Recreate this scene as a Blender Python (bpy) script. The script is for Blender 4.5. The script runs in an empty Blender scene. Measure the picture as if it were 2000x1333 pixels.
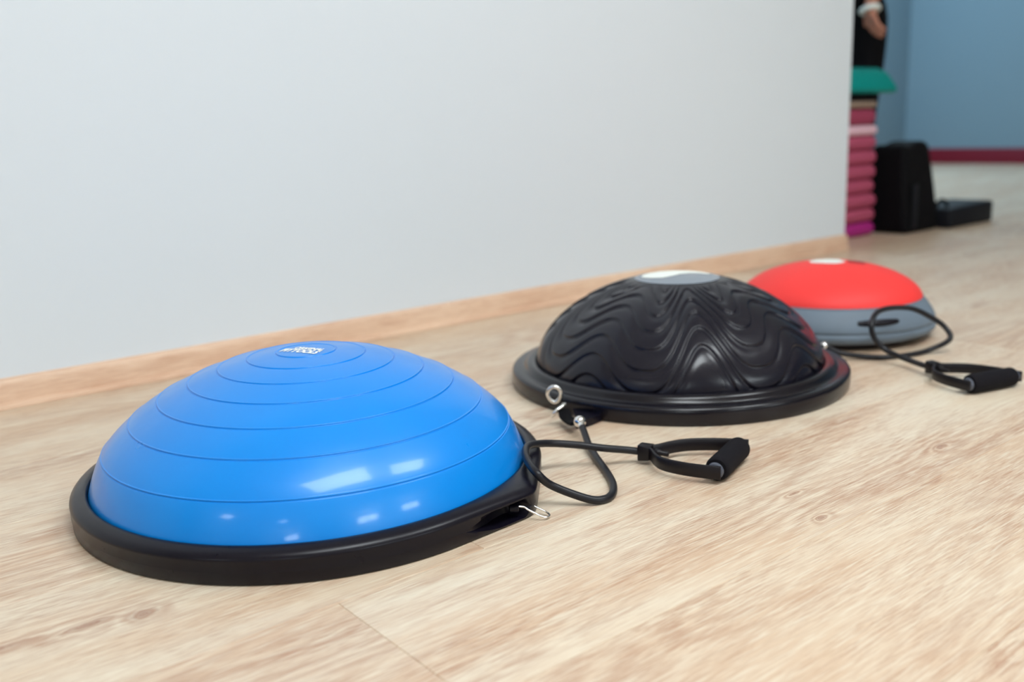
import bpy, bmesh, math, random
from mathutils import Vector, Matrix
from math import sin, cos, pi, radians as R, atan2, hypot, sqrt, exp, acos
random.seed(7)
sc = bpy.context.scene
COL = sc.collection

# ------------------------------------------------------------------ camera
f_px, pitch, roll, yaw = 1867.21, 0.2201047, -0.0374658, 0.8992971
F = Vector((cos(pitch)*cos(yaw), cos(pitch)*sin(yaw), -sin(pitch)))
Rt = Vector((sin(yaw), -cos(yaw), 0)); U = Rt.cross(F)
r_ = cos(roll)*Rt + sin(roll)*U; u_ = -sin(roll)*Rt + cos(roll)*U
cam = bpy.data.cameras.new('camera'); co = bpy.data.objects.new('camera', cam); COL.objects.link(co)
CAMP = Vector((0, 0, .485))
m = Matrix((r_, u_, -F)).transposed().to_4x4(); m.translation = CAMP; co.matrix_world = m
cam.sensor_width = 36; cam.lens = f_px/2000*36; cam.clip_start = .02; cam.clip_end = 60
cam.dof.use_dof = True; cam.dof.focus_distance = 1.2; cam.dof.aperture_fstop = 2.7
sc.camera = co

# ------------------------------------------------------------------ world, exposure
w = bpy.data.worlds.new('world'); sc.world = w; w.use_nodes = True
w.node_tree.nodes['Background'].inputs[0].default_value = (.55, .7, .9, 1)
w.node_tree.nodes['Background'].inputs[1].default_value = .15
sc.view_settings.view_transform = 'Standard'; sc.view_settings.look = 'None'
sc.view_settings.gamma = 1; sc.view_settings.use_curve_mapping = False
sc.view_settings.exposure = -0.12
sc.cycles.max_bounces = 10; sc.cycles.diffuse_bounces = 6; sc.cycles.sample_clamp_indirect = 6

# ceiling light panels: centre x, y, size x, size y, radiance
PANEL_LIGHT = 20.0
PANELS = [(.36, -.26, 1.35, .78), (2.05, -.40, .95, .66), (-5.3, -.6, .9, .55), (-3.9, -3.4, .5, .35)]
WIN_LIGHT = 30.0      # daylight through the frosted high windows of the right wall: x centre, width
WINDOWS = [(-5.3, 1.2), (.20, 1.2), (3.1, 1.2)]
ADDED_PANELS = [(7.2, 4.35, 1.2, .6), (5.7, 4.2, 1.2, .6), (4.0, 4.2, .6, .6)]  # added fill lights, out of view, to brighten the far wall and recess

# ------------------------------------------------------------------ helpers
def link(name, me, mat=None, parent=None, smooth=True):
    o = bpy.data.objects.new(name, me); COL.objects.link(o)
    if mat: me.materials.append(mat)
    if smooth:
        me.polygons.foreach_set('use_smooth', [True]*len(me.polygons))
    if parent: o.parent = parent; o.matrix_parent_inverse = parent.matrix_world.inverted()
    return o
def mesh(name, V, Fc, mat=None, parent=None, smooth=True, sharp=None):
    me = bpy.data.meshes.new(name); me.from_pydata([tuple(v) for v in V], [], Fc); me.update()
    o = link(name, me, mat, parent, smooth)
    if sharp is not None:
        try: me.set_sharp_from_angle(angle=R(sharp))
        except Exception: pass
    return o
def thing(name, label, cat, loc=(0, 0, 0), group=None):
    o = bpy.data.objects.new(name, None); COL.objects.link(o); o.location = loc
    o.empty_display_size = .05; bpy.context.view_layer.update()
    o['label'] = label; o['category'] = cat
    if group: o['group'] = group
    return o
def tag(o, label, cat, group=None):
    o['label'] = label; o['category'] = cat
    if group: o['group'] = group
    return o
def local(parent, V):
    l = parent.location
    return [(v[0]-l[0], v[1]-l[1], v[2]-l[2]) for v in V]
def box(name, lo, hi, mat, parent=None, bevel=0, seg=2, taper=None):
    bm = bmesh.new(); bmesh.ops.create_cube(bm, size=1)
    for v in bm.verts:
        v.co = Vector([lo[i] + (v.co[i]+.5)*(hi[i]-lo[i]) for i in range(3)])
    if bevel:
        bmesh.ops.bevel(bm, geom=bm.edges[:], offset=bevel, segments=seg, profile=.5, affect='EDGES')
    if taper:
        for v in bm.verts: v.co = taper(v.co)
    me = bpy.data.meshes.new(name); bm.to_mesh(me); bm.free()
    o = link(name, me, mat, parent, bool(bevel))
    if bevel:
        try: me.set_sharp_from_angle(angle=R(40))
        except Exception: pass
    return o
def struct(o): o['kind'] = 'structure'; return o
def revolve(name, fn, ns, nphi, mat, parent, close_top=False, sharp=None):
    """fn(phi, i) -> (r, z) for i in range(ns), local to the parent"""
    V = []; Fc = []
    for j in range(nphi):
        ph = 2*pi*j/nphi
        for i in range(ns):
            r, z = fn(ph, i); V.append((r*cos(ph), r*sin(ph), z))
    for j in range(nphi):
        k = (j+1) % nphi
        for i in range(ns-1):
            Fc.append((j*ns+i, j*ns+i+1, k*ns+i+1, k*ns+i))
    if close_top:
        r, z = fn(0, 0); V.append((0, 0, z)); c = len(V)-1
        for j in range(nphi): Fc.append((c, j*ns, ((j+1) % nphi)*ns))
    return mesh(name, V, Fc, mat, parent, True, sharp)
def catmull(P, n):
    P = [Vector(p) for p in P]; P = [2*P[0]-P[1]] + P + [2*P[-1]-P[-2]]; out = []
    for i in range(1, len(P)-2):
        for k in range(n):
            t = k/n; a, b, c, d = P[i-1:i+3]
            out.append(.5*((2*b) + (c-a)*t + (2*a-5*b+4*c-d)*t*t + (3*b-a-3*c+d)*t**3))
    out.append(P[-2]); return out
def sweep(name, path, rad, mat, parent, n=12, rz=None, closed=False, flat=None):
    """tube along path; rad number or function of t; flat=(w,h) gives a ribbon of width w (side) and height h (up)"""
    path = [Vector(p) for p in path]; V = []; Fc = []; N = len(path)
    if flat:
        a, b = flat[0]/2, flat[1]/2; c = min(a, b)*.5
        sec = [(a, b-c), (a-c, b), (-a+c, b), (-a, b-c), (-a, -b+c), (-a+c, -b), (a-c, -b), (a, -b+c)]; n = 8
    prev = None
    for i, p in enumerate(path):
        if closed: t = (path[(i+1) % N] - path[i-1]).normalized()
        else: t = (path[min(i+1, N-1)] - path[max(i-1, 0)]).normalized()
        if flat: s = Vector((t.y, -t.x, 0)).normalized()
        elif prev is None: s = t.orthogonal().normalized()
        else: s = (prev - t*prev.dot(t)).normalized()
        prev = s; up = s.cross(t) if not flat else Vector((0, 0, 1))
        rr = rad(i/(N-1)) if callable(rad) else rad
        for k in range(n):
            if flat: V.append(p + s*sec[k][0] + up*sec[k][1])
            else: V.append(p + s*rr*cos(2*pi*k/n) + up*rr*sin(2*pi*k/n))
    for i in range(N if closed else N-1):
        j = (i+1) % N
        for k in range(n):
            Fc.append((i*n+k, i*n+(k+1) % n, j*n+(k+1) % n, j*n+k))
    if not closed:
        Fc.append(tuple(range(n))[::-1]); Fc.append(tuple((N-1)*n+k for k in range(n)))
    return mesh(name, V, Fc, mat, parent, True, 50)
def solid(name, prof, a, b, mat, parent, n=32, caps=True):
    """lathe about the axis a->b; prof = [(t along axis in m, radius)]"""
    a = Vector(a); d = (Vector(b)-a).normalized(); s = d.orthogonal().normalized(); q = d.cross(s)
    V = [a + d*t + s*r*cos(2*pi*k/n) + q*r*sin(2*pi*k/n) for t, r in prof for k in range(n)]
    Fc = [(i*n+k, i*n+(k+1) % n, (i+1)*n+(k+1) % n, (i+1)*n+k) for i in range(len(prof)-1) for k in range(n)]
    Fc.append(tuple(range(n))[::-1]); Fc.append(tuple((len(prof)-1)*n+k for k in range(n)))
    return mesh(name, V, Fc, mat, parent, True, 40)

# ------------------------------------------------------------------ materials
def mat(name, col, rough=.5, metal=0, spec=.5, coat=0, coat_rough=.1, emis=None):
    m = bpy.data.materials.new(name); m.use_nodes = True; b = m.node_tree.nodes['Principled BSDF']
    b.inputs['Base Color'].default_value = (*col, 1); b.inputs['Roughness'].default_value = rough
    b.inputs['Metallic'].default_value = metal; b.inputs['Specular IOR Level'].default_value = spec
    b.inputs['Coat Weight'].default_value = coat; b.inputs['Coat Roughness'].default_value = coat_rough
    if emis: b.inputs['Emission Color'].default_value = (*emis[0], 1); b.inputs['Emission Strength'].default_value = emis[1]
    return m
class NT:
    def __init__(s, m): s.m = m; s.t = m.node_tree; s.b = s.t.nodes['Principled BSDF']
    def n(s, typ, **kw):
        x = s.t.nodes.new(typ)
        for k, v in kw.items():
            if k[0] == '_': setattr(x, k[1:], v)
            else: s.set(x.inputs[k.replace('__', ' ')], v)
        return x
    def set(s, sock, v):
        if isinstance(v, bpy.types.NodeSocket): s.t.links.new(v, sock)
        else: sock.default_value = v
    def math(s, op, a, b=0.0, c=None, clamp=False):
        x = s.t.nodes.new('ShaderNodeMath'); x.operation = op; x.use_clamp = clamp
        s.set(x.inputs[0], a); s.set(x.inputs[1], b)
        if c is not None: s.set(x.inputs[2], c)
        return x.outputs[0]
    def comb(s, x, y, z=0.0):
        n = s.t.nodes.new('ShaderNodeCombineXYZ'); s.set(n.inputs[0], x); s.set(n.inputs[1], y); s.set(n.inputs[2], z); return n.outputs[0]
    def noise(s, vec, scale, detail=2, rough=.5):
        x = s.n('ShaderNodeTexNoise', Vector=vec, Scale=scale, Detail=detail, Roughness=rough); return x.outputs[0]
    def ramp(s, fac, stops, interp='LINEAR'):
        x = s.t.nodes.new('ShaderNodeValToRGB'); s.set(x.inputs[0], fac); x.color_ramp.interpolation = interp
        e = x.color_ramp.elements
        while len(e) < len(stops): e.new(.5)
        for q, (p, c) in zip(e, stops): q.position = p; q.color = (c, c, c, 1) if not isinstance(c, tuple) else (*c, 1)
        return x.outputs[0]
    def mix(s, fac, a, b, blend='MIX'):
        x = s.t.nodes.new('ShaderNodeMix'); x.data_type = 'RGBA'; x.blend_type = blend
        s.set(x.inputs[0], fac); s.set(x.inputs[6], a); s.set(x.inputs[7], b); return x.outputs[2]
    def bump(s, h, strength, dist=.001):
        x = s.n('ShaderNodeBump', Height=h, Strength=strength, Distance=dist); s.t.links.new(x.outputs[0], s.b.inputs['Normal'])
def rgb(*c):
    return tuple(((v/255)/12.92 if v/255 <= .04045 else ((v/255+.055)/1.055)**2.4) for v in c)
def rgba(*c): return (*rgb(*c), 1)

def noisy(m, scale=300, strength=.2, dist=.0005, rvar=0.0, rscale=20, detail=3):
    N = NT(m); P = N.n('ShaderNodeNewGeometry').outputs['Position']
    N.bump(N.noise(P, scale, detail), strength, dist)
    if rvar:
        base = N.b.inputs['Roughness'].default_value
        x = N.math('MULTIPLY_ADD', N.noise(P, rscale, 4, .6), rvar, base-rvar/2); N.set(N.b.inputs['Roughness'], x)
    return m

def wood(name, light, tan, brown, floor=True):
    m = mat(name, tan, .36, spec=.3); N = NT(m)
    P = N.n('ShaderNodeNewGeometry').outputs['Position']
    s = N.n('ShaderNodeSeparateXYZ', Vector=P).outputs
    at = N.n('ShaderNodeAttribute', _attribute_name='tone').outputs['Fac']
    off = N.math('MULTIPLY', at, 37.0)
    x = N.math('ADD', s[0], off); y = s[1] if floor else N.math('ADD', s[1], s[2])
    z = N.math('MULTIPLY', at, 11.0)
    def nz(sx, sy, d=2, r=.5): return N.noise(N.comb(N.math('MULTIPLY', x, sx), N.math('MULTIPLY', y, sy), z), 1.0, d, r)
    # knots, known ones of this floor
    kn = None
    if floor:
        wob = N.noise(P, 45, 2)
        for kx, ky, rx, ry in ((.262, .968, .022, .013), (.205, .985, .030, .009), (.120, .995, .05, .008), (1.075, .87, .022, .009), (.978, .63, .012, .006), (1.02, .70, .014, .004), (1.33, .66, .02, .008)):
            dx = N.math('DIVIDE', N.math('SUBTRACT', s[0], kx), rx); dy = N.math('DIVIDE', N.math('SUBTRACT', s[1], ky), ry)
            d = N.math('SQRT', N.math('ADD', N.math('MULTIPLY', dx, dx), N.math('MULTIPLY', dy, dy)))
            kn = d if kn is None else N.math('SMOOTH_MIN', kn, d, .6)
        kn = N.math('ADD', kn, N.math('MULTIPLY_ADD', wob, 1.0, -.5))
        kfield = N.math('DIVIDE', .6, N.math('ADD', kn, .6))
    # growth rings: contour lines of a stretched noise -> cathedral arches
    f = nz(1.1, 7.5, 1.5)
    f = N.math('ADD', f, N.math('MULTIPLY', nz(6, 30, 2), .05))
    if floor: f = N.math('ADD', f, N.math('MULTIPLY', kfield, .35))
    ringv = N.math('MULTIPLY_ADD', N.math('SINE', N.math('MULTIPLY', f, 105.0)), .5, .5)
    ringm = N.ramp(nz(1.7, 6, 2), [(.40, 0.0), (.62, 1.0)])
    rings = N.math('MULTIPLY', ringv, ringm)
    fib = N.ramp(nz(30, 500, 3, .65), [(.44, 0.0), (.62, 1.0)])
    fibm = N.ramp(nz(2.6, 14, 2), [(.30, .15), (.7, 1.0)])
    pores = N.math('MULTIPLY', fib, fibm)
    white = N.ramp(nz(20, 420, 2, .6), [(.50, 0.0), (.66, 1.0)])
    blot = N.ramp(nz(2.2, 11, 3, .6), [(.36, 0.0), (.70, 1.0)])
    dark = N.ramp(nz(5, 26, 3, .6), [(.60, 0.0), (.78, 1.0)])
    c = N.mix(blot, (*light, 1), (*tan, 1))
    c = N.mix(N.math('MULTIPLY', N.ramp(at, [(0, 0.0), (1, 1.0)]), .45), c, (*tan, 1))
    c = N.mix(N.math('MULTIPLY', dark, .75), c, (*brown, 1))
    c = N.mix(N.math('MULTIPLY', rings, .42), c, (*brown, 1))
    c = N.mix(N.math('MULTIPLY', pores, .74), c, (*brown, 1))
    c = N.mix(N.math('MULTIPLY', white, .60), c, (*light, 1))
    if floor:
        kc = N.ramp(kn, [(.35, 1.0), (1.15, 0.0)])
        c = N.mix(N.math('MULTIPLY', kc, .62), c, (*rgb(150, 110, 92), 1))
        halo = N.ramp(N.math('MULTIPLY', kn, .3), [(.25, 1.0), (.9, 0.0)])
        c = N.mix(N.math('MULTIPLY', N.math('MULTIPLY', halo, ringv), .35), c, (*brown, 1))
    N.set(N.b.inputs['Base Color'], c)
    N.set(N.b.inputs['Roughness'], N.math('MULTIPLY_ADD', pores, .12, .33))
    N.bump(N.math('ADD', N.math('MULTIPLY', pores, -1.0), N.math('MULTIPLY', white, .6)), .35, .0006)
    return m

M_floor = wood('oak_laminate', rgb(230, 219, 198), rgb(212, 184, 156), rgb(168, 122, 96))
M_skirt = wood('oak_skirting', rgb(242, 214, 188), rgb(222, 184, 156), rgb(202, 158, 130), floor=False)
M_wall = noisy(mat('white_wall_paint', rgb(222, 230, 237), .6, spec=.3), 220, .08, .0006)
M_wall2 = mat('grey_wall_paint', rgb(172, 174, 174), .7)
M_far = noisy(mat('blue_grey_wall_paint', rgb(126, 152, 168), .55, spec=.3), 150, .08, .0006)
M_ceil = mat('ceiling_paint', rgb(235, 236, 234), .8)
M_redtrim = mat('dark_red_skirting', rgb(120, 18, 40), .35)
M_panel = mat('lamp_diffuser', (.9, .9, .9), .5, emis=((.90, .965, 1.0), PANEL_LIGHT))
M_pane = mat('daylit_frosted_glass', (.9, .9, .9), .4, emis=((.86, .96, 1.0), WIN_LIGHT))
M_fill = mat('added_cool_fill', (.9, .9, .9), .5, emis=((.64, .86, 1.0), 19.0))
M_frame = mat('white_metal', (.8, .8, .8), .4)

def blue_vinyl():
    m = mat('blue_vinyl', (.0, .20, .80), .34, spec=.36, coat=.30, coat_rough=.10); N = NT(m)
    P = N.n('ShaderNodeNewGeometry').outputs['Position']
    sm = N.noise(P, 14, 4, .6)
    N.set(N.b.inputs['Roughness'], N.math('MULTIPLY_ADD', sm, .26, .20))
    s = N.n('ShaderNodeSeparateXYZ', Vector=P).outputs
    sv = N.comb(N.math('MULTIPLY', N.math('ADD', s[0], N.math('MULTIPLY', s[1], .6)), 9), N.math('MULTIPLY', N.math('SUBTRACT', s[1], N.math('MULTIPLY', s[0], .8)), 240), N.math('MULTIPLY', s[2], 25))
    scr = N.ramp(N.noise(sv, 1, 2), [(.68, 0.0), (.80, 1.0)])
    N.bump(N.math('ADD', N.math('MULTIPLY', N.noise(P, 60, 3), .5), N.math('MULTIPLY', scr, -.08)), .05, .0008)
    N.set(N.b.inputs['Base Color'], N.mix(N.noise(P, 9, 2), (0.0, .225, .74, 1), (0.0, .26, .80, 1)))
    return m
M_blue = blue_vinyl()
M_rubber = noisy(mat('black_rubber', rgb(15, 13, 24), .30, spec=.26), 500, .06, .0003, rvar=.14, rscale=25)
M_dark = noisy(mat('dark_grey_vinyl', rgb(22, 21, 32), .25, spec=.36), 700, .04, .0002, rvar=.06, rscale=30)
M_ring = noisy(mat('black_moulded_plastic', rgb(15, 13, 22), .22, spec=.42), 500, .04, .0003, rvar=.06, rscale=25)
M_tube = noisy(mat('latex_tube', rgb(24, 24, 30), .38, spec=.35), 900, .1, .0002)
M_plast = noisy(mat('black_plastic', rgb(22, 18, 23), .40, spec=.3), 1200, .12, .0002)
M_foam = noisy(mat('foam_rubber', rgb(18, 16, 22), .85, spec=.2), 2200, .7, .0006)
M_greycap = mat('grey_plastic', rgb(80, 84, 96), .35)
M_steel = mat('polished_steel', (.86, .86, .85), .16, 1)
M_print = mat('white_print', rgb(240, 245, 240), .5)
M_red = noisy(mat('red_vinyl', rgb(246, 62, 60), .55, spec=.35), 900, .1, .0002)
M_redd = mat('dark_red_print', rgb(170, 20, 28), .5)
M_grey = noisy(mat('grey_vinyl', rgb(108, 122, 136), .55, spec=.35), 900, .1, .0002)
M_disc = mat('grey_print', rgb(128, 138, 150), .22)
M_black = noisy(mat('black_fabric', rgb(8, 7, 11), .8, spec=.15), 800, .4, .0006)
M_navy = noisy(mat('navy_fabric', rgb(13, 15, 24), .6, spec=.25), 800, .3, .0005)
M_pink = noisy(mat('pink_foam', rgb(178, 76, 106), .75), 500, .2, .0004)
M_dpink = noisy(mat('dark_pink_foam', rgb(158, 58, 88), .75), 500, .2, .0004)
M_pale = noisy(mat('pale_pink_foam', rgb(232, 190, 204), .75), 500, .2, .0004)
M_mag = noisy(mat('magenta_foam', rgb(172, 34, 128), .6), 500, .2, .0004)
M_beige = noisy(mat('beige_foam', rgb(150, 128, 112), .75), 500, .2, .0004)
M_teal = noisy(mat('teal_plastic', rgb(0, 142, 136), .55, spec=.2), 500, .1, .0003)
M_skin = mat('skin', rgb(196, 132, 108), .5); NT(M_skin).b.inputs['Subsurface Weight'].default_value = .1
M_hair = mat('dark_hair', rgb(40, 26, 20), .5)
M_maroon = mat('maroon_fabric', rgb(110, 24, 44), .8)

# ------------------------------------------------------------------ room
YW, XE = 1.974, 3.147      # long wall plane, its free end
X0, X1, Y0, Y1, H = -6.4, 8.95, -5.8, 5.0, 2.8
struct(box('wall_left', (X0, YW, 0), (XE, YW+.13, H), M_wall))
struct(box('wall_recess', (2.2, YW+.13, 0), (2.33, Y1, H), M_wall))
struct(box('wall_recess_back', (2.2, Y1, 0), (X1+.13, Y1+.13, H), M_far))
struct(box('wall_far', (X1, Y0, 0), (X1+.13, Y1, H), M_far))
struct(box('wall_right', (X0, Y0-.13, 0), (X1+.13, Y0, H), M_wall2))
struct(box('wall_back', (X0-.13, Y0-.13, 0), (X0, YW+.13, H), M_wall2))
struct(box('ceiling', (X0-.13, Y0-.13, H), (X1+.13, Y1+.13, H+.1), M_ceil))
fl = struct(box('floor', (X0-.13, Y0-.13, -.06), (X1+.13, Y1+.13, -.0095), mat('screed', rgb(120, 110, 100), .9)))

# planks
WP, LP = .246, 1.38
def visible(x, y):
    v = Vector((x, y, 0)) - CAMP; z = v.dot(F)
    if z < .2: return False
    px = 1000 + f_px*v.dot(r_)/z; py = 666.5 - f_px*v.dot(u_)/z
    return -60 < px < 2060 and 250 < py < 1420
def plank_geo(x0, x1, y0, y1):
    b = .0007; g = .0001; t = -.0009
    x0 += g; x1 -= g; y0 += g; y1 -= g
    V = [(x0, y0, -.009), (x1, y0, -.009), (x1, y1, -.009), (x0, y1, -.009),
         (x0, y0, t), (x1, y0, t), (x1, y1, t), (x0, y1, t),
         (x0+b, y0+b, 0), (x1-b, y0+b, 0), (x1-b, y1-b, 0), (x0+b, y1-b, 0)]
    Fc = [(3, 2, 1, 0)] + [(i, (i+1) % 4, 4+(i+1) % 4, 4+i) for i in range(4)] + [(4+i, 4+(i+1) % 4, 8+(i+1) % 4, 8+i) for i in range(4)] + [(8, 9, 10, 11)]
    return V, Fc
def set_tone(me, vals):
    a = me.attributes.new('tone', 'FLOAT', 'POINT'); a.data.foreach_set('value', vals)
RV, RF, RTn = [], [], []
rng = random.Random(11)
for row in range(-28, 18):
    y0 = .8485 + row*WP; y1 = y0 + WP
    if y1 < Y0 or y0 > Y1: continue
    st = rng.random()*LP
    if row == -1: st = (.4257 - X0) % LP
    elif row == 0: st = (.62 - X0) % LP
    elif row == -2: st = (1.75 - X0) % LP
    elif row == 1: st = (.78 - X0) % LP
    elif row == 2: st = (1.32 - X0) % LP
    elif row == 3: st = (.86 - X0) % LP
    x = X0 - LP + st
    while x < X1:
        xa, xb = max(x, X0), min(x+LP, X1); ya, yb = max(y0, Y0), min(y1, Y1)
        tone = rng.random()
        if row == -1: tone = .92 if xb < .5 and xb > .3 else (.12 if 0 < xb-.5 < LP+.2 else tone)
        if row == 0 and xa < 2.3 < xb + LP and xa < .8: tone = .30
        if row in (-2, -3, -4): tone = .85 + .15*tone  # front rows partly browner wood, partly darkened to offset the panel light above
        x += LP
        if xb - xa < .01 or yb-ya < .01: continue
        V, Fc = plank_geo(xa, xb, ya, yb)
        vis = xa < 6.2 and any(visible(xa+(xb-xa)*i/10, ya+(yb-ya)*j/4) for i in range(11) for j in range(5)) and not (xb < XE and ya > YW+.05)
        if vis:
            o = mesh('plank', V, Fc, M_floor, fl, False); set_tone(o.data, [tone]*12)
        else:
            k = len(RV); RV += V; RF += [tuple(i+k for i in q) for q in Fc]; RTn += [tone]*12
o = mesh('distant_planks', RV, RF, M_floor, fl, False); set_tone(o.data, RTn); o['kind'] = 'stuff'

# skirting: rounded top, flat face, small foot strip
def skirting(name, p0, p1, nrm, prof, mt):
    p0, p1, nrm = Vector(p0), Vector(p1), Vector(nrm); n = len(prof)
    V = [p + nrm*d + Vector((0, 0, z)) for p in (p0, p1) for d, z in prof]
    Fc = [(i, i+1, n+i+1, n+i) for i in range(n-1)] + [tuple(range(n)), tuple(range(2*n-1, n-1, -1))]
    o = mesh(name, V, Fc, mt, None, True, 35); set_tone(o.data, [.4]*len(V)); return struct(o)
SP = [(0, .0005), (.0225, .0005), (.0225, .006), (.0215, .009), (.018, .0105), (.0150, .0115), (.0142, .030), (.0135, .046), (.011, .0525), (.007, .0560), (.0, .0572)]
skirting('baseboard_left', (X0, YW, 0), (XE, YW, 0), (0, -1, 0), SP, M_skirt)
skirting('trim_1', (XE, YW-.0, 0), (XE, YW+.13, 0), (1, 0, 0), [(d*.4, z) for d, z in SP], M_skirt)
SP2 = [(0, 0), (.02, 0), (.02, .12), (.012, .138), (0, .142)]
skirting('baseboard_far', (X1, Y0, 0), (X1, Y1, 0), (-1, 0, 0), SP2, M_redtrim)
skirting('baseboard_recess_back', (2.33, Y1, 0), (X1, Y1, 0), (0, -1, 0), SP2, M_redtrim)

for i, (x, y, a, b) in enumerate(PANELS + ADDED_PANELS):
    t = thing('ceiling_light', ['rectangular ceiling light panel above the blue balance trainer', 'ceiling light panel above the black balance trainer', 'ceiling light panel near the rear wall', 'square ceiling light panel in the rear corner', 'added cool fill light panel in the far corner', 'added cool fill light panel over the middle of the recess', 'square added cool fill light panel behind the long white wall'][i], 'ceiling light', (x, y, H), 'ceiling light panels')
    fr = bmesh.new()
    V = []; c = .03
    for (sx, sy, z) in ((a/2+c, b/2+c, 0), (a/2+c, b/2+c, -.03), (a/2, b/2, -.03), (a/2, b/2, -.012)):
        V += [(-sx, -sy, z), (sx, -sy, z), (sx, sy, z), (-sx, sy, z)]
    Fc = [(k*4+j, k*4+(j+1) % 4, k*4+4+(j+1) % 4, k*4+4+j) for k in range(3) for j in range(4)]
    fr.free(); mesh('frame', V, Fc, M_frame, None, False).parent = t
    d = mesh('diffuser', [(-a/2, -b/2, -.02), (a/2, -b/2, -.02), (a/2, b/2, -.02), (-a/2, b/2, -.02)], [(0, 3, 2, 1)], M_panel if i < len(PANELS) else M_fill, None, False); d.parent = t

for i, (x, wd) in enumerate(WINDOWS):
    z0, z1, y = 2.12, 2.54, Y0
    V = []
    for (a, b, d) in ((wd/2+.05, .05, 0), (wd/2+.05, .05, .035), (wd/2, 0, .035), (wd/2, 0, .008)):
        V += [(x-a, y+d, z0-b), (x+a, y+d, z0-b), (x+a, y+d, z1+b), (x-a, y+d, z1+b)]
    Fc = [(k*4+j, k*4+(j+1) % 4, k*4+4+(j+1) % 4, k*4+4+j) for k in range(3) for j in range(4)]
    wn = struct(mesh(f'window_{i+1}', V, Fc, M_frame, None, False))
    box('mullion', (x-.02, y+.009, z0), (x+.02, y+.03, z1), M_frame, wn)
    for a, b in ((x-wd/2, x-.02), (x+.02, x+wd/2)):
        mesh('pane', [(a, y+.008, z0), (b, y+.008, z0), (b, y+.008, z1), (a, y+.008, z1)], [(0, 3, 2, 1)], M_pane, wn, False)

# ------------------------------------------------------------------ blue half-ball trainer
def lobe_r(ph, Ro, corners, rho, soft=.035):
    half = acos(Ro/rho); r = Ro
    for c in corners:
        d = (ph - c + pi) % (2*pi) - pi; d = sqrt(d*d + soft*soft) - soft*.4
        if d < half: r = max(r, Ro/cos(half-d))
    return r
def sstep(a, b, x):
    t = min(1, max(0, (x-a)/(b-a))); return t*t*(3-2*t)
BC = (.5807, 1.190, 0)
bt = thing('balance_trainer', 'blue half-ball balance trainer on black platform, nearest in the row', 'balance trainer', BC)
c1 = R(-64.5)
def cav(ph, corner):
    out = 0
    for c in (corner, corner+pi):
        d = (ph - c + pi) % (2*pi) - pi
        out += .030*sstep(-.36, -.07, d)**.8*(1-sstep(-.060, -.020, d))
    return out
def bplat(ph, i):
    Ro = lobe_r(ph, .3215, (c1, c1+pi), .3440); cv = cav(ph, c1); q = min(1, cv/.022)**.7; k = max(0, (Ro-.3215)/.02)
    P = [(.292, .010), (.2972, .030), (.2992, .0385), (.3010, .0408), (.3045, .0412), (Ro-.014, .0400-.001*k), (Ro-.008, .0388-.001*k), (Ro-.0035, .0358-.001*k), (Ro-.0008, .0325), (Ro-.0002, .0302), (Ro-.0006, .0290),
         (Ro-.25*cv-.0006, .0160+.0118*q), (Ro-.9*cv-.0006, .0160+.0100*q), (Ro-cv-.0006, .016-.001*q), (Ro-.9*cv-.0006, .016-.0100*q), (Ro-.25*cv-.0008, .016-.0118*q), (Ro-.0010, .0150-.0115*q), (Ro-.0016, .0026), (Ro-.0035, .0006), (Ro-.007, .0002), (.2, .0002), (.01, .0002)]
    return P[i]
revolve('platform', bplat, 22, 480, M_rubber, None, sharp=60).parent = bt
prof = [(.0, .1946), (.0201, .1944), (.0402, .1934), (.0799, .1879), (.1195, .1781), (.1596, .1637), (.2007, .1447), (.2393, .1197), (.277, .0834), (.2977, .0365), (.2965, .022)]
PC = catmull([(a, b, 0) for a, b in prof], 60)
arc = [0]
for i in range(1, len(PC)): arc.append(arc[-1] + (PC[i]-PC[i-1]).length)
def along(s, A=None, Q=None):
    A = A or arc; Q = Q or PC
    import bisect
    i = min(max(bisect.bisect(A, s)-1, 0), len(Q)-2); t = (s-A[i])/max(1e-9, A[i+1]-A[i]); p = Q[i].lerp(Q[i+1], t)
    d = (Q[i+1]-Q[i]).normalized(); return p, Vector((-d.y, d.x, 0)) if False else Vector((-(d.y), d.x, 0))
seams = [arc[120+60*k] for k in range(7)]
def surf_z(r):
    for i in range(len(PC)-1):
        if PC[i].x <= r <= PC[i+1].x: return PC[i].y + (PC[i+1].y-PC[i].y)*(r-PC[i].x)/(PC[i+1].x-PC[i].x)
    return PC[0].y
ss = set(); s = .004
while s < arc[-1]: ss.add(round(s, 5)); s += .006
for q in seams:
    for k in range(-8, 12): ss.add(round(q + k*.0004, 5))
ss = sorted(x for x in ss if x <= arc[-1])
rows = []
for s in ss:
    p, nn = along(s); nn = nn if nn.y > 0 or nn.x > 0 else -nn
    if nn.x < 0: nn = -nn
    h = sum(.0009*exp(-((s-q)/.0008)**2) - .0009*exp(-((s-q-.0016)/.0007)**2) for q in seams)
    rows.append((p.x+nn.x*h, p.y+nn.y*h))
revolve('dome', lambda ph, i: rows[i], len(rows), 300, M_blue, None, close_top=True).parent = bt
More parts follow.
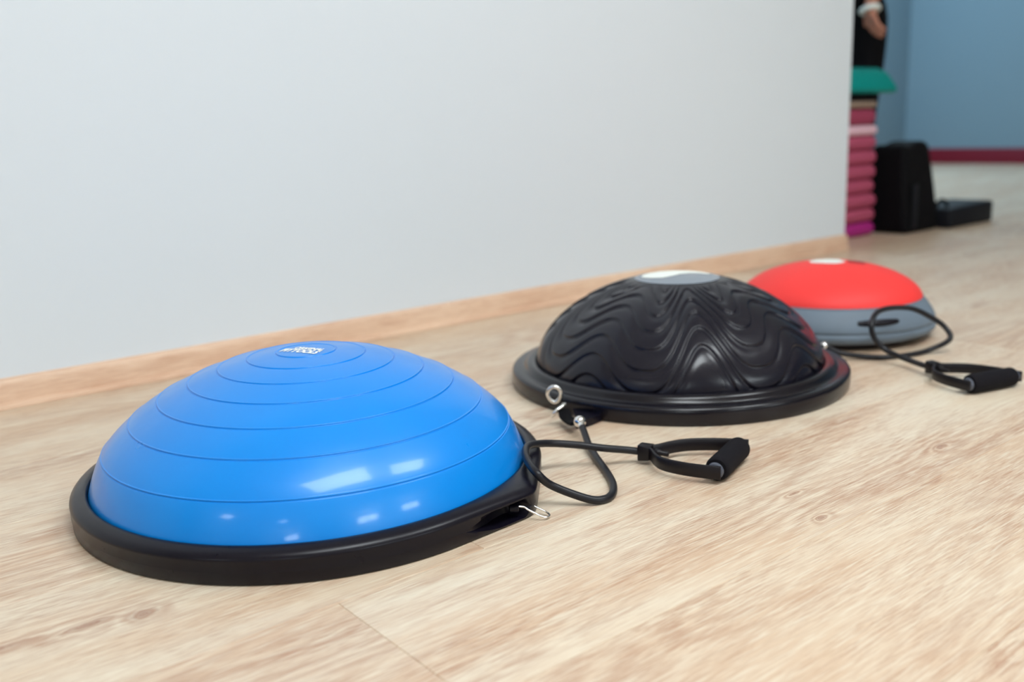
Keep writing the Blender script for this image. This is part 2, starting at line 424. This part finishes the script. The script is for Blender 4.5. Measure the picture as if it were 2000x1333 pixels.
# printed wordmark on the crown
def wordmark(lines, cx, cy, ang, parent, mt, zf, name='printed_lettering'):
    V = []; Fc = []
    for txt, size, xo, yo, wid in lines:
        cu = bpy.data.curves.new('t', 'FONT'); cu.body = txt; cu.size = size; cu.offset = size*.06; cu.align_x = 'CENTER'; cu.resolution_u = 3
        ob = bpy.data.objects.new('t', cu); COL.objects.link(ob); bpy.context.view_layer.update()
        me = bpy.data.meshes.new_from_object(ob); bpy.data.objects.remove(ob)
        bm = bmesh.new(); bm.from_mesh(me)
        bmesh.ops.subdivide_edges(bm, edges=[e for e in bm.edges if e.calc_length() > .004], cuts=2)
        bmesh.ops.triangulate(bm, faces=bm.faces[:])
        xs = [v.co.x for v in bm.verts]; sx = wid/(max(xs)-min(xs)); k = len(V); bm.verts.index_update()
        for v in bm.verts:
            X, Y = v.co.x*sx + xo, v.co.y + yo
            wx, wy = cx + X*cos(ang) - Y*sin(ang), cy + X*sin(ang) + Y*cos(ang)
            V.append((wx, wy, zf(hypot(wx, wy)) + .0006))
        Fc += [tuple(v.index + k for v in q.verts) for q in bm.faces]; bm.free()
    o = mesh(name, V, Fc, mt, None, False); o.parent = parent; return o
wordmark([('ORIGINAL', .0145, .004, .0035, .048), ('FITTOOLS', .0205, -.001, -.0140, .060)], -.004, -.001, R(-62.9), bt, M_print, surf_z)
# clip and knob in the grip recess
sweep('wire_clip', local(bt, catmull([(.7020, .8835, .0190), (.7085, .8800, .0172), (.7118, .8762, .0140), (.7175, .8695, .0095), (.7235, .8630, .0050), (.7300, .8603, .0034), (.7368, .8640, .0032), (.7378, .8712, .0045), (.7330, .8800, .0082), (.7285, .8880, .0115), (.7240, .8960, .0140)], 8)), .00135, M_steel, None, 10).parent = bt
solid('knob', [(0, .003), (.001, .0052), (.011, .0056), (.0125, .004)], (-BC[0]+.6925, -BC[1]+.8905, .0165), (-BC[0]+.7035, -BC[1]+.8835, .0165), M_rubber, None, 20).parent = bt

# ------------------------------------------------------------------ black half-ball trainer with wave relief
KC = (1.3644, 1.2074, 0)
kt = thing('balance_trainer', 'black half-ball balance trainer with raised wave pattern, in the middle', 'balance trainer', KC)
ck = R(-165)
def kplat(ph, i):
    Ro = .3184
    P = [(.266, .030), (.2715, .0425), (.2745, .0445), (.2830, .0448), (.2885, .0432), (.2915, .0395), (.2935, .0345), (.2965, .0322), (.3010, .0318), (Ro-.0060, .0318), (Ro-.0022, .0302), (Ro-.0003, .0270), (Ro, .0200), (Ro, .0100), (Ro-.001, .0030), (Ro-.003, .0004), (Ro-.01, .0002), (.2, .0002), (.01, .0002)]
    return P[i]
revolve('platform', kplat, 19, 360, M_ring, None, sharp=60).parent = kt
# dome
kd = []
for i in range(121):
    a = pi/2*(1-i/120); kd.append(Vector((.2705*cos(a), .0425 + .1605*sin(a)**(2/1.7), 0)))
kd.append(Vector((.2695, .034, 0)))
ka = [0]
for i in range(1, len(kd)): ka.append(ka[-1] + (kd[i]-kd[i-1]).length)
NS, NPH = 300, 840
ph0 = R(-128)
def wave_h(s, ph):
    th = ph - ph0
    hh = -(.093 + .033*cos(4*th))*(.5 + .5*cos(8*th))**(.75 + .75*sstep(.12, .30, s))
    fade = sstep(.080, .125, s)*(1-sstep(.338, .346, s))
    c_ = s - hh; t = (c_ - .338)/.0385
    if t > 2: return 0
    t -= math.floor(t)
    g = -exp(-t*3.6)*(1-exp(-t*11)) * (1 - sstep(.75, 1, t))
    return .0070*g*fade
krow = []
for i in range(NS):
    s = .003 + (ka[-1]-.003)*i/(NS-1)
    p, nn = along(s, ka, kd)
    if nn.x < 0: nn = -nn
    krow.append((s, p, nn))
def kfn(ph, i):
    s, p, nn = krow[i]; h = wave_h(s, ph); return (p.x + nn.x*h, p.y + nn.y*h)
revolve('dome', kfn, NS, NPH, M_dark, None, close_top=True).parent = kt
def kz(r):
    r = min(r, .27); a = acos(r/.2705); return .0425 + .1605*sin(a)**(2/1.7)
def decal(name, shape, cx, cy, ang, parent, mt, zf, lift=.0006, n=10):
    """flat printed patch draped on a crown: shape = closed outline (x, y)"""
    V = []; Fc = []; N_ = len(shape); mx = sum(p[0] for p in shape)/N_; my = sum(p[1] for p in shape)/N_
    for k in range(n+1):
        t = k/n
        for (x, y) in shape:
            X, Y = mx + (x-mx)*t, my + (y-my)*t
            wx, wy = cx + X*cos(ang) - Y*sin(ang), cy + X*sin(ang) + Y*cos(ang)
            V.append((wx, wy, zf(hypot(wx, wy)) + lift))
    for k in range(n):
        for i in range(N_):
            j = (i+1) % N_
            Fc.append((k*N_+i, k*N_+j, (k+1)*N_+j, (k+1)*N_+i))
    o = mesh(name, V, Fc, mt, None, True); o.parent = parent; return o
circ = lambda r, n=64: [(r*cos(2*pi*i/n), r*sin(2*pi*i/n)) for i in range(n)]
decal('printed_disc', circ(.080), 0, 0, 0, kt, M_disc, kz, .0008)
leaf = [(-.066, -.012), (-.058, -.026), (-.044, -.036), (-.026, -.040), (-.008, -.030), (.006, -.014), (.024, -.002), (.044, .006), (.062, .012), (.060, .030), (.044, .046), (.020, .056), (-.006, .058), (-.032, .050), (-.052, .034), (-.064, .012)]
decal('printed_emblem', leaf, 0, 0, R(-50), kt, M_print, kz, .0014)
# anchor tab and ring at the platform's edge
tabp = [(-.3120, -.012), (-.3160, -.045), (-.3590, -.1020), (-.3490, -.1080), (-.3290, -.1070), (-.3000, -.1010), (-.290, -.09)]
V = [(x, y, .0005) for x, y in tabp] + [(x*.995, y*.995, .0135) for x, y in tabp]; n = len(tabp)
mesh('anchor_tab', V, [tuple(range(n))[::-1], tuple(range(n, 2*n))] + [(i, (i+1) % n, n+(i+1) % n, n+i) for i in range(n)], M_rubber, None, False).parent = kt

# ------------------------------------------------------------------ red and grey half-ball trainer
RC = (1.912, 1.231, 0)
rt = thing('balance_trainer', 'red and grey half-ball balance trainer, furthest in the row', 'balance trainer', RC)
gp = [(.19, .086), (.1965, .0870), (.2010, .0830), (.2090, .0730), (.2160, .0630), (.2215, .0530), (.2245, .0440), (.2250, .0400), (.2232, .0382), (.2232, .0365), (.2258, .0345), (.2268, .0290), (.2255, .0225), (.2200, .0170), (.2130, .0140)]
revolve('base', lambda ph, i: gp[i], len(gp), 240, M_grey, None, sharp=70).parent = rt
up_ = [(.2150, .0150), (.2060, .0080), (.1980, .0010), (.01, .0005)]
revolve('underside', lambda ph, i: up_[i], 4, 160, M_rubber, None, sharp=40).parent = rt
def rz_(r):
    r = min(r, .196); a = acos(r/.1965); return .086 + .076*sin(a)**(2/1.75)
rr = [(.1965*cos(a), .086 + .076*sin(a)**(2/1.75)) for a in [pi/2*(1-i/60) for i in range(1, 61)]]
revolve('dome', lambda ph, i: rr[i], 60, 240, M_red, None, close_top=True).parent = rt
revolve('piping', lambda ph, i: (.1972+.0016*cos(2*pi*i/8), .0866+.0016*sin(2*pi*i/8)), 9, 200, M_grey, None).parent = rt
sweep('grip_slot', [((.2165+.001*sin(pi*t/24))*cos(a), (.2165+.001*sin(pi*t/24))*sin(a), .0605) for t, a in [(t, R(-132 + t)) for t in range(0, 25)]], lambda t: .0012+.0066*sin(pi*min(1, max(0, .06+.88*t)))**.4, M_rubber, None, 12).parent = rt
decal('printed_patch', [(-.040, -.010), (-.018, -.030), (.004, -.040), (.020, -.034), (.034, -.018), (.030, .020), (.010, .034), (-.020, .034), (-.040, .016)], -.002, .006, R(-40), rt, M_print, rz_, .0008)
decal('printed_patch', [(-.016, -.022), (.012, -.026), (.026, -.006), (.022, .016), (-.006, .018), (-.016, 0)], .036, -.036, R(-40), rt, M_redd, rz_, .0008)['label'] = 'dark red printed patch'

# ------------------------------------------------------------------ resistance tubes with handles
def build_tube(label, pts, conn, near, far, z, ball_r):
    t = thing('resistance_band', label, 'resistance band', (conn[0], conn[1], 0), 'resistance tubes with handles')
    P = catmull(local(t, pts), 10)
    def par(o): o.parent = t; return o
    par(sweep('tube', P, .0054, M_tube, None, 14))
    conn, near, far = Vector(conn), Vector(near), Vector(far)
    mid = (near+far)/2; ax = (mid-conn).normalized(); sd = (near-far).normalized(); L = (mid-conn).length; Hh = (near-far).length/2
    L0 = Vector((0, 0, 0))
    def W(x, y, zz): v = L0 + ax*x + sd*y; return (v.x, v.y, zz)
    # connector block
    bm = bmesh.new(); bmesh.ops.create_cube(bm, size=1)
    for v in bm.verts:
        x, y, zz = v.co
        v.co = Vector(W(.003 + x*.019, y*(.017 if x < 0 else .024), z + zz*(.025 if x < 0 else .020)))
    bmesh.ops.recalc_face_normals(bm, faces=bm.faces[:])
    bmesh.ops.bevel(bm, geom=bm.edges[:], offset=.0022, segments=2, profile=.5, affect='EDGES')
    me = bpy.data.meshes.new('connector'); bm.to_mesh(me); bm.free(); par(link('connector', me, M_plast))
    me.set_sharp_from_angle(angle=R(35))
    # D frame
    half = [(.011, .006), (.018, .013), (.028, .028), (.040, .041), (.056, .050), (.078, .057), (.100, .0608), (L+.0095, .0628)]
    s1 = catmull([(x, y, 0) for x, y in half], 6)
    pathv = [W(p.x, -p.y, z) for p in reversed(s1)] + [W(p.x, p.y, z) for p in s1]
    par(sweep('handle_frame', pathv[:len(s1)], 0, M_plast, None, flat=(.0045, .0190)))
    par(sweep('handle_frame', pathv[len(s1):], 0, M_plast, None, flat=(.0045, .0190)))
    # grip
    g0, g1 = W(L, Hh-.003, z), W(L, -Hh+.003, z)
    ln = 2*Hh-.006
    par(solid('end_cap', [(0, .009), (.001, .0112), (.006, .0118), (.0065, .010)], W(L, .0600, z), g1, M_greycap, None, 28))
    par(solid('end_cap', [(0, .009), (.001, .0112), (.006, .0118), (.0065, .010)], W(L, -.0600, z), g0, M_greycap, None, 28))
    par(solid('grip', [(.0045, .011), (.005, .0150), (.007, .0165), (.011, .0172), (ln/2, .0172), (ln-.011, .0172), (ln-.007, .0165), (ln-.005, .0150), (ln-.0045, .011)], g0, g1, M_foam, None, 40))
    # stopper inside the frame
    par(solid('stopper', [(0, .003), (.0015, .0048), (.005, .0060), (.009, .0052), (.011, .0040), (.021, .0040), (.022, .003)], W(.015, 0, z+.001), W(.05, 0, z-.002), M_plast, None, 20))
    # steel ball end
    a = P[0]; d = (P[0]-P[3]).normalized()
    par(solid('ball_end', [(-.014, .0052)] + [(-ball_r*cos(q)+.002, max(.0008, ball_r*sin(q))) for q in [R(36+16*i) for i in range(10)]], a, a+d, M_steel, None, 24))
    return t
T1 = [(.9770, 1.0646, .0270), (.9664, 1.0454, .0200), (.9442, 1.0106, .0110), (.9205, .9693, .0068), (.8917, .9186, .0055), (.8658, .8804, .0055), (.8405, .8558, .0055), (.819, .8493, .0055), (.7985, .8590, .0090), (.7650, .8890, .0275), (.7469, .8972, .0465), (.7580, .9290, .0520), (.7756, .9559, .054), (.7965, .9757, .053), (.821, .9862, .048), (.8522, .987, .041), (.8868, .9708, .034), (.9154, .9476, .028), (.9471, .9326, .021), (.9660, .9180, .0172), (.9690, .9135, .0172)]
rb = build_tube('black resistance tube and handle looping between blue and black trainers', T1, (.966, .918, 0), (.9745, .7945, 0), (1.0845, .8355, 0), .0174, .0098)
# snap hook and webbing near the tab
def par1(o): o.parent = rb; return o
eye = [(1.0335, 1.1985, .0500), (1.0210, 1.1930, .0545), (1.0130, 1.1800, .0530), (1.0150, 1.1690, .0430), (1.0195, 1.1600, .0330), (1.0270, 1.1560, .0305), (1.0325, 1.1620, .0350), (1.0375, 1.1760, .0440)]
eye = [(1.0270, 1.1960, .0480), (1.0150, 1.1860, .0560), (1.0130, 1.1720, .0560), (1.0190, 1.1600, .0460), (1.0250, 1.1540, .0340), (1.0200, 1.1560, .0280), (1.0120, 1.1660, .0290), (1.0200, 1.1860, .0370)]
c_ = Vector((1.0185, 1.1720, .0430)); ra = Vector((.62, -.75, 0)).normalized()*.0115; ub = Vector((-.15, -.20, .97)).normalized()*.0150
eye = [c_ + ra*cos(q)*(1 - .25*max(0, -sin(q))) + ub*sin(q) for q in [2*pi*i/40 for i in range(40)]]
par1(sweep('snap_hook', local(rb, eye), .0033, M_steel, None, 12, closed=True))
HK = [(1.0185, 1.1500, .0300), (1.0162, 1.1420, .0330), (1.0080, 1.1385, .0325), (.9965, 1.1390, .0285), (.9905, 1.1430, .0215), (.9930, 1.1500, .0150)]
par1(sweep('snap_hook', local(rb, catmull(HK, 8)), .0030, M_steel, None, 12))
par1(sweep('webbing_strap', local(rb, catmull([(1.0140, 1.1440, .0220), (1.0030, 1.1280, .0170), (.9950, 1.1060, .0150), (.9850, 1.0830, .0190)], 8)), 0, M_black, None, flat=(.020, .006)))
T2 = [(1.6680, 1.0800, .0290), (1.6847, 1.0571, .015), (1.7138, 1.029, .008), (1.7433, .9958, .0055), (1.796, .9706, .0055), (1.8515, .9571, .008), (1.880, .9300, .030), (1.8900, .9480, .0520), (1.8650, .9686, .0750), (1.8240, .9855, .0950), (1.7800, 1.0060, .1000), (1.7400, 1.0130, .0950), (1.7100, 1.0050, .0760), (1.7120, .9985, .0500), (1.7200, .9780, .0280), (1.7178, .9383, .0180), (1.6960, .8900, .0172), (1.6890, .8640, .0172)]
rb2 = build_tube('black resistance tube and handle in front of the red trainer', T2, (1.6898, .8683, 0), (1.6150, .7650, 0), (1.7300, .7330, 0), .0174, .0075)
sweep('webbing_strap', local(rb2, catmull([(1.6690, 1.0850, .030), (1.6720, 1.1020, .028), (1.6800, 1.1180, .022), (1.6880, 1.1330, .012)], 6)), 0, M_black, None, flat=(.010, .004)).parent = rb2

# ------------------------------------------------------------------ stack of foam pads behind the wall's end
lv = [('magenta foam pad on the floor, bottom of the stack', M_mag, .056)]
names = ['lowest', 'second', 'third', 'fourth', 'fifth', 'topmost']
for i in range(6):
    lv.append((f'{names[i]} of the six alike pink foam pads in the stack' if i else 'lowest of the six alike pink foam pads, on the magenta pad', M_pink if i > 2 else M_pink, .0575))
lv += [('pale pink foam pad in the upper part of the stack', M_pale, .040), ('dark pink foam pad on top of the pale one', M_dpink, .065), ('thin beige foam pad near the top of the stack', M_beige, .030), ('thin black pad under the teal platform', M_black, .026)]
z = 0
rp = random.Random(3)
for i, (lab, mt, h) in enumerate(lv):
    dx = rp.uniform(-.005, .005); dy = rp.uniform(-.004, .004)
    x1 = 3.620 - .055*z + dx
    def ridge(v, z0=z, h=h):
        t = (v.z - z0)/h
        return v
    o = box('foam_pad', (3.27+dx, 2.125+dy, z+.0004), (x1, 2.53+dy, z+h-.0004), mt, None, min(.026, h*.46), 5)
    tag(o, lab, 'foam pad', 'foam pads stacked behind the end of the white wall'); z += h
zt = z
st = thing('step_platform', 'teal step platform lying on top of the pink pad stack', 'step platform', (3.45, 2.3, zt))
def tap(v):
    t = v.z/.10; k = 1 if v.x < .0 else 1
    return Vector((v.x*(1 - .33*t), v.y*(1-.15*t), v.z))
o = box('body', (-.255, -.215, .0006), (.255, .215, .095), M_teal, None, .030, 5, tap); o.parent = st
o = box('tread', (-.150, -.165, .0945), (.150, .165, .099), M_teal, None, .002, 2); o.parent = st

# ------------------------------------------------------------------ bags
bg = thing('sports_bag', 'upright black sports bag on floor beside the pink pad stack', 'bag', (3.80, 2.12, 0))
def tb(v):
    t = v.z/.37; return Vector((v.x*(1-.30*t*t) - .035*t, v.y*(1-.25*t), v.z + .012*sin(v.x*20)*t - .05*t*(v.x+.15)))
bm = bmesh.new(); bmesh.ops.create_cube(bm, size=1); bmesh.ops.subdivide_edges(bm, edges=bm.edges[:], cuts=5, use_grid_fill=True)
for v in bm.verts: v.co = tb(Vector((v.co.x*.27, v.co.y*.20, (v.co.z+.5)*.37)))
me = bpy.data.meshes.new('body'); bm.to_mesh(me); bm.free(); o = link('body', me, M_black); o.parent = bg
md = o.modifiers.new('b', 'BEVEL'); md.width = .03; md.segments = 4
box('strap', (-.10, -.104, .02), (-.06, -.0985, .20), M_navy, None, .002, 1).parent = bg
fb = thing('flat_case', 'low flat black case lying on floor right of the sports bag', 'case', (4.13, 2.08, 0))
o = box('body', (-.19, -.10, .0005), (.19, .10, .088), M_navy, None, .012, 3, lambda v: Vector((v.x, v.y, v.z*(1+.06*v.x/.19)))); o.parent = fb
sweep('handle', [(-.19 + .045*cos(q)+.055, -.03, .085+.030*sin(q)) for q in [pi*i/12 for i in range(13)]], .008, M_black, None, 8).parent = fb

# ------------------------------------------------------------------ person standing behind the stack
def skin(name, verts, edges, radii, mt, parent, sub=2, root=0):
    me = bpy.data.meshes.new(name); me.from_pydata(verts, edges, []); o = bpy.data.objects.new(name, me); COL.objects.link(o)
    o.modifiers.new('s', 'SKIN'); sd = me.skin_vertices[0].data
    for i, r in enumerate(radii): sd[i].radius = (r, r) if not isinstance(r, tuple) else r
    sd[root].use_root = True
    mm = o.modifiers.new('u', 'SUBSURF'); mm.levels = sub; mm.render_levels = sub
    dg = bpy.context.evaluated_depsgraph_get(); dg.update()
    nm = bpy.data.meshes.new_from_object(o.evaluated_get(dg)); bpy.data.objects.remove(o)
    nm.name = name; oo = link(name, nm, mt); oo.parent = parent; return oo
pr = thing('person', 'person in black clothes standing behind the stack, white bracelet on lowered hand', 'person', (4.03, 2.53, 0))
# local coordinates: facing -x; -y is towards the photo's right
V = [(0, 0, .92), (0, 0, 1.08), (0, 0, 1.25), (0, 0, 1.37), (0, 0, 1.44), (-.01, 0, 1.50), (-.015, 0, 1.575), (-.01, 0, 1.65),      # 0-7 pelvis..crown
     (0, -.085, .87), (-.01, -.060, .45), (.02, -.060, .09), (-.12, -.065, .035),      # 8-11 near leg
     (0, .085, .87), (-.01, .10, .47), (.02, .11, .09), (-.12, .12, .035),             # 12-15
     (0, -.17, 1.35), (.0, -.215, 1.10), (-.145, -.165, .945),                           # 16-18 near arm
     (0, .17, 1.35), (.01, .21, 1.08), (-.04, .21, .86)]                              # 19-21
E = [(0, 1), (1, 2), (2, 3), (3, 4), (4, 5), (5, 6), (6, 7), (0, 8), (8, 9), (9, 10), (10, 11), (0, 12), (12, 13), (13, 14), (14, 15), (3, 16), (16, 17), (17, 18), (3, 19), (19, 20), (20, 21)]
rad = [.105, .100, .110, .072, .054, .066, .106, .088, .080, .055, .035, .028, .080, .055, .035, .028, .052, .038, .026, .052, .038, .026]
nv = len(V)
def hand(wrist, wi, palmdir, side, scale=1):
    """palm plus five bent fingers grown from the wrist vertex wi"""
    global V, E, rad
    w = Vector(wrist); d = Vector(palmdir).normalized(); s = Vector(side).normalized(); nrm = d.cross(s)
    k = len(V); V.append(tuple(w + d*.045)); rad.append((.020, .030)); E.append((wi, k)); pal = k
    for j, (off, ln) in enumerate(((-.030, .062), (-.010, .074), (.011, .070), (.030, .056))):
        a = w + d*.080 + s*off; b = a + d*ln*.45 - nrm*.006; c = b + d*ln*.35 - nrm*.016; e = c + d*ln*.2 - nrm*.016
        k = len(V); V += [tuple(a), tuple(b), tuple(c), tuple(e)]; rad += [.0105, .0090, .0082, .0070]
        E += [(pal, k), (k, k+1), (k+1, k+2), (k+2, k+3)]
    a = w + d*.030 - s*.034; b = a + d*.030 - s*.018; c = b + d*.028 - s*.004
    k = len(V); V += [tuple(a), tuple(b), tuple(c)]; rad += [.013, .0105, .0088]; E += [(pal, k), (k, k+1), (k+1, k+2)]
hand(V[18], 18, (-.12, -.30, -.95), (-.55, -.80, .25))
hand(V[21], 21, (-.05, 0, -1), (-1, 0, 0))
skin('body', V, E, rad, M_skin, pr)
tv = [V[i] for i in (0, 8, 9, 10, 12, 13, 14)]
skin('trousers', [(0, 0, 1.02)] + tv, [(0, 1), (1, 2), (2, 3), (3, 4), (1, 5), (5, 6), (6, 7)], [.118, .130, .096, .072, .05, .096, .070, .05], M_black, pr)
skin('top', [(0, 0, .86), (0, 0, 1.08), (0, 0, 1.25), (0, 0, 1.38), (0, -.17, 1.36), (0, -.185, 1.24), (0, .17, 1.36), (0, .185, 1.24)], [(0, 1), (1, 2), (2, 3), (3, 4), (4, 5), (3, 6), (6, 7)], [.166, .128, .132, .088, .066, .052, .066, .052], M_black, pr)
hd = Vector((-.012, 0, 1.575))
for sy in (-1, 1):
    bm = bmesh.new(); bmesh.ops.create_uvsphere(bm, u_segments=14, v_segments=10, radius=.0105)
    for v in bm.verts: v.co += Vector((-.088, sy*.030, 1.590))
    me = bpy.data.meshes.new('eye'); bm.to_mesh(me); bm.free(); o = link('eye', me, M_print); o.parent = pr
    bm = bmesh.new(); bmesh.ops.create_uvsphere(bm, u_segments=10, v_segments=8, radius=.0052)
    for v in bm.verts: v.co += Vector((-.0945, sy*.030, 1.590))
    me = bpy.data.meshes.new('pupil'); bm.to_mesh(me); bm.free(); q = link('pupil', me, M_hair); q.parent = o
    sweep('eyebrow', [(-.092+.004*abs(t), sy*(.030+.014*t), 1.612-.002*t*t) for t in (-1, -.5, 0, .5, 1)], .0032, M_hair, None, 8).parent = pr
    sweep('ear', [(.000+.012*cos(q), sy*.090, 1.572+.024*sin(q)) for q in [2*pi*i/14 for i in range(14)]], .008, M_skin, None, 8, closed=True).parent = pr
solid('nose', [(0, .004), (.012, .007), (.030, .011), (.038, .014), (.044, .010), (.046, .003)], (-.088, 0, 1.603), (-.106, 0, 1.560), M_skin, None, 16).parent = pr
sweep('lips', [(-.088+.006*abs(t)**2, .022*t, 1.535+.001*abs(t)) for t in (-1, -.6, -.2, .2, .6, 1)], lambda t: .002+.0035*sin(pi*min(1, max(0, t))), mat('lip_skin', rgb(165, 84, 78), .45), None, 8).parent = pr
skin('hair', [(.008, 0, 1.672), (.030, 0, 1.61), (.045, 0, 1.52), (.06, 0, 1.38)], [(0, 1), (1, 2), (2, 3)], [.100, .102, .075, .03], M_hair, pr)
for sy, i in ((-1, 10), (1, 14)):
    x, y, zz = V[i]; skin('shoe', [(x+.02, y, .045), (x-.06, y, .040), (x-.17, y+.0, .035)], [(0, 1), (1, 2)], [.042, .042, .035], M_black, pr)
wv = Vector(V[18]); dd = Vector((-.12, -.30, -.95)).normalized(); s1 = dd.orthogonal().normalized(); s2 = dd.cross(s1)
ctr = wv + dd*.030
sweep('bracelet', [ctr + s1*.034*cos(q) + s2*.034*sin(q) for q in [2*pi*i/24 for i in range(24)]], .012, M_print, None, 10, closed=True).parent = pr
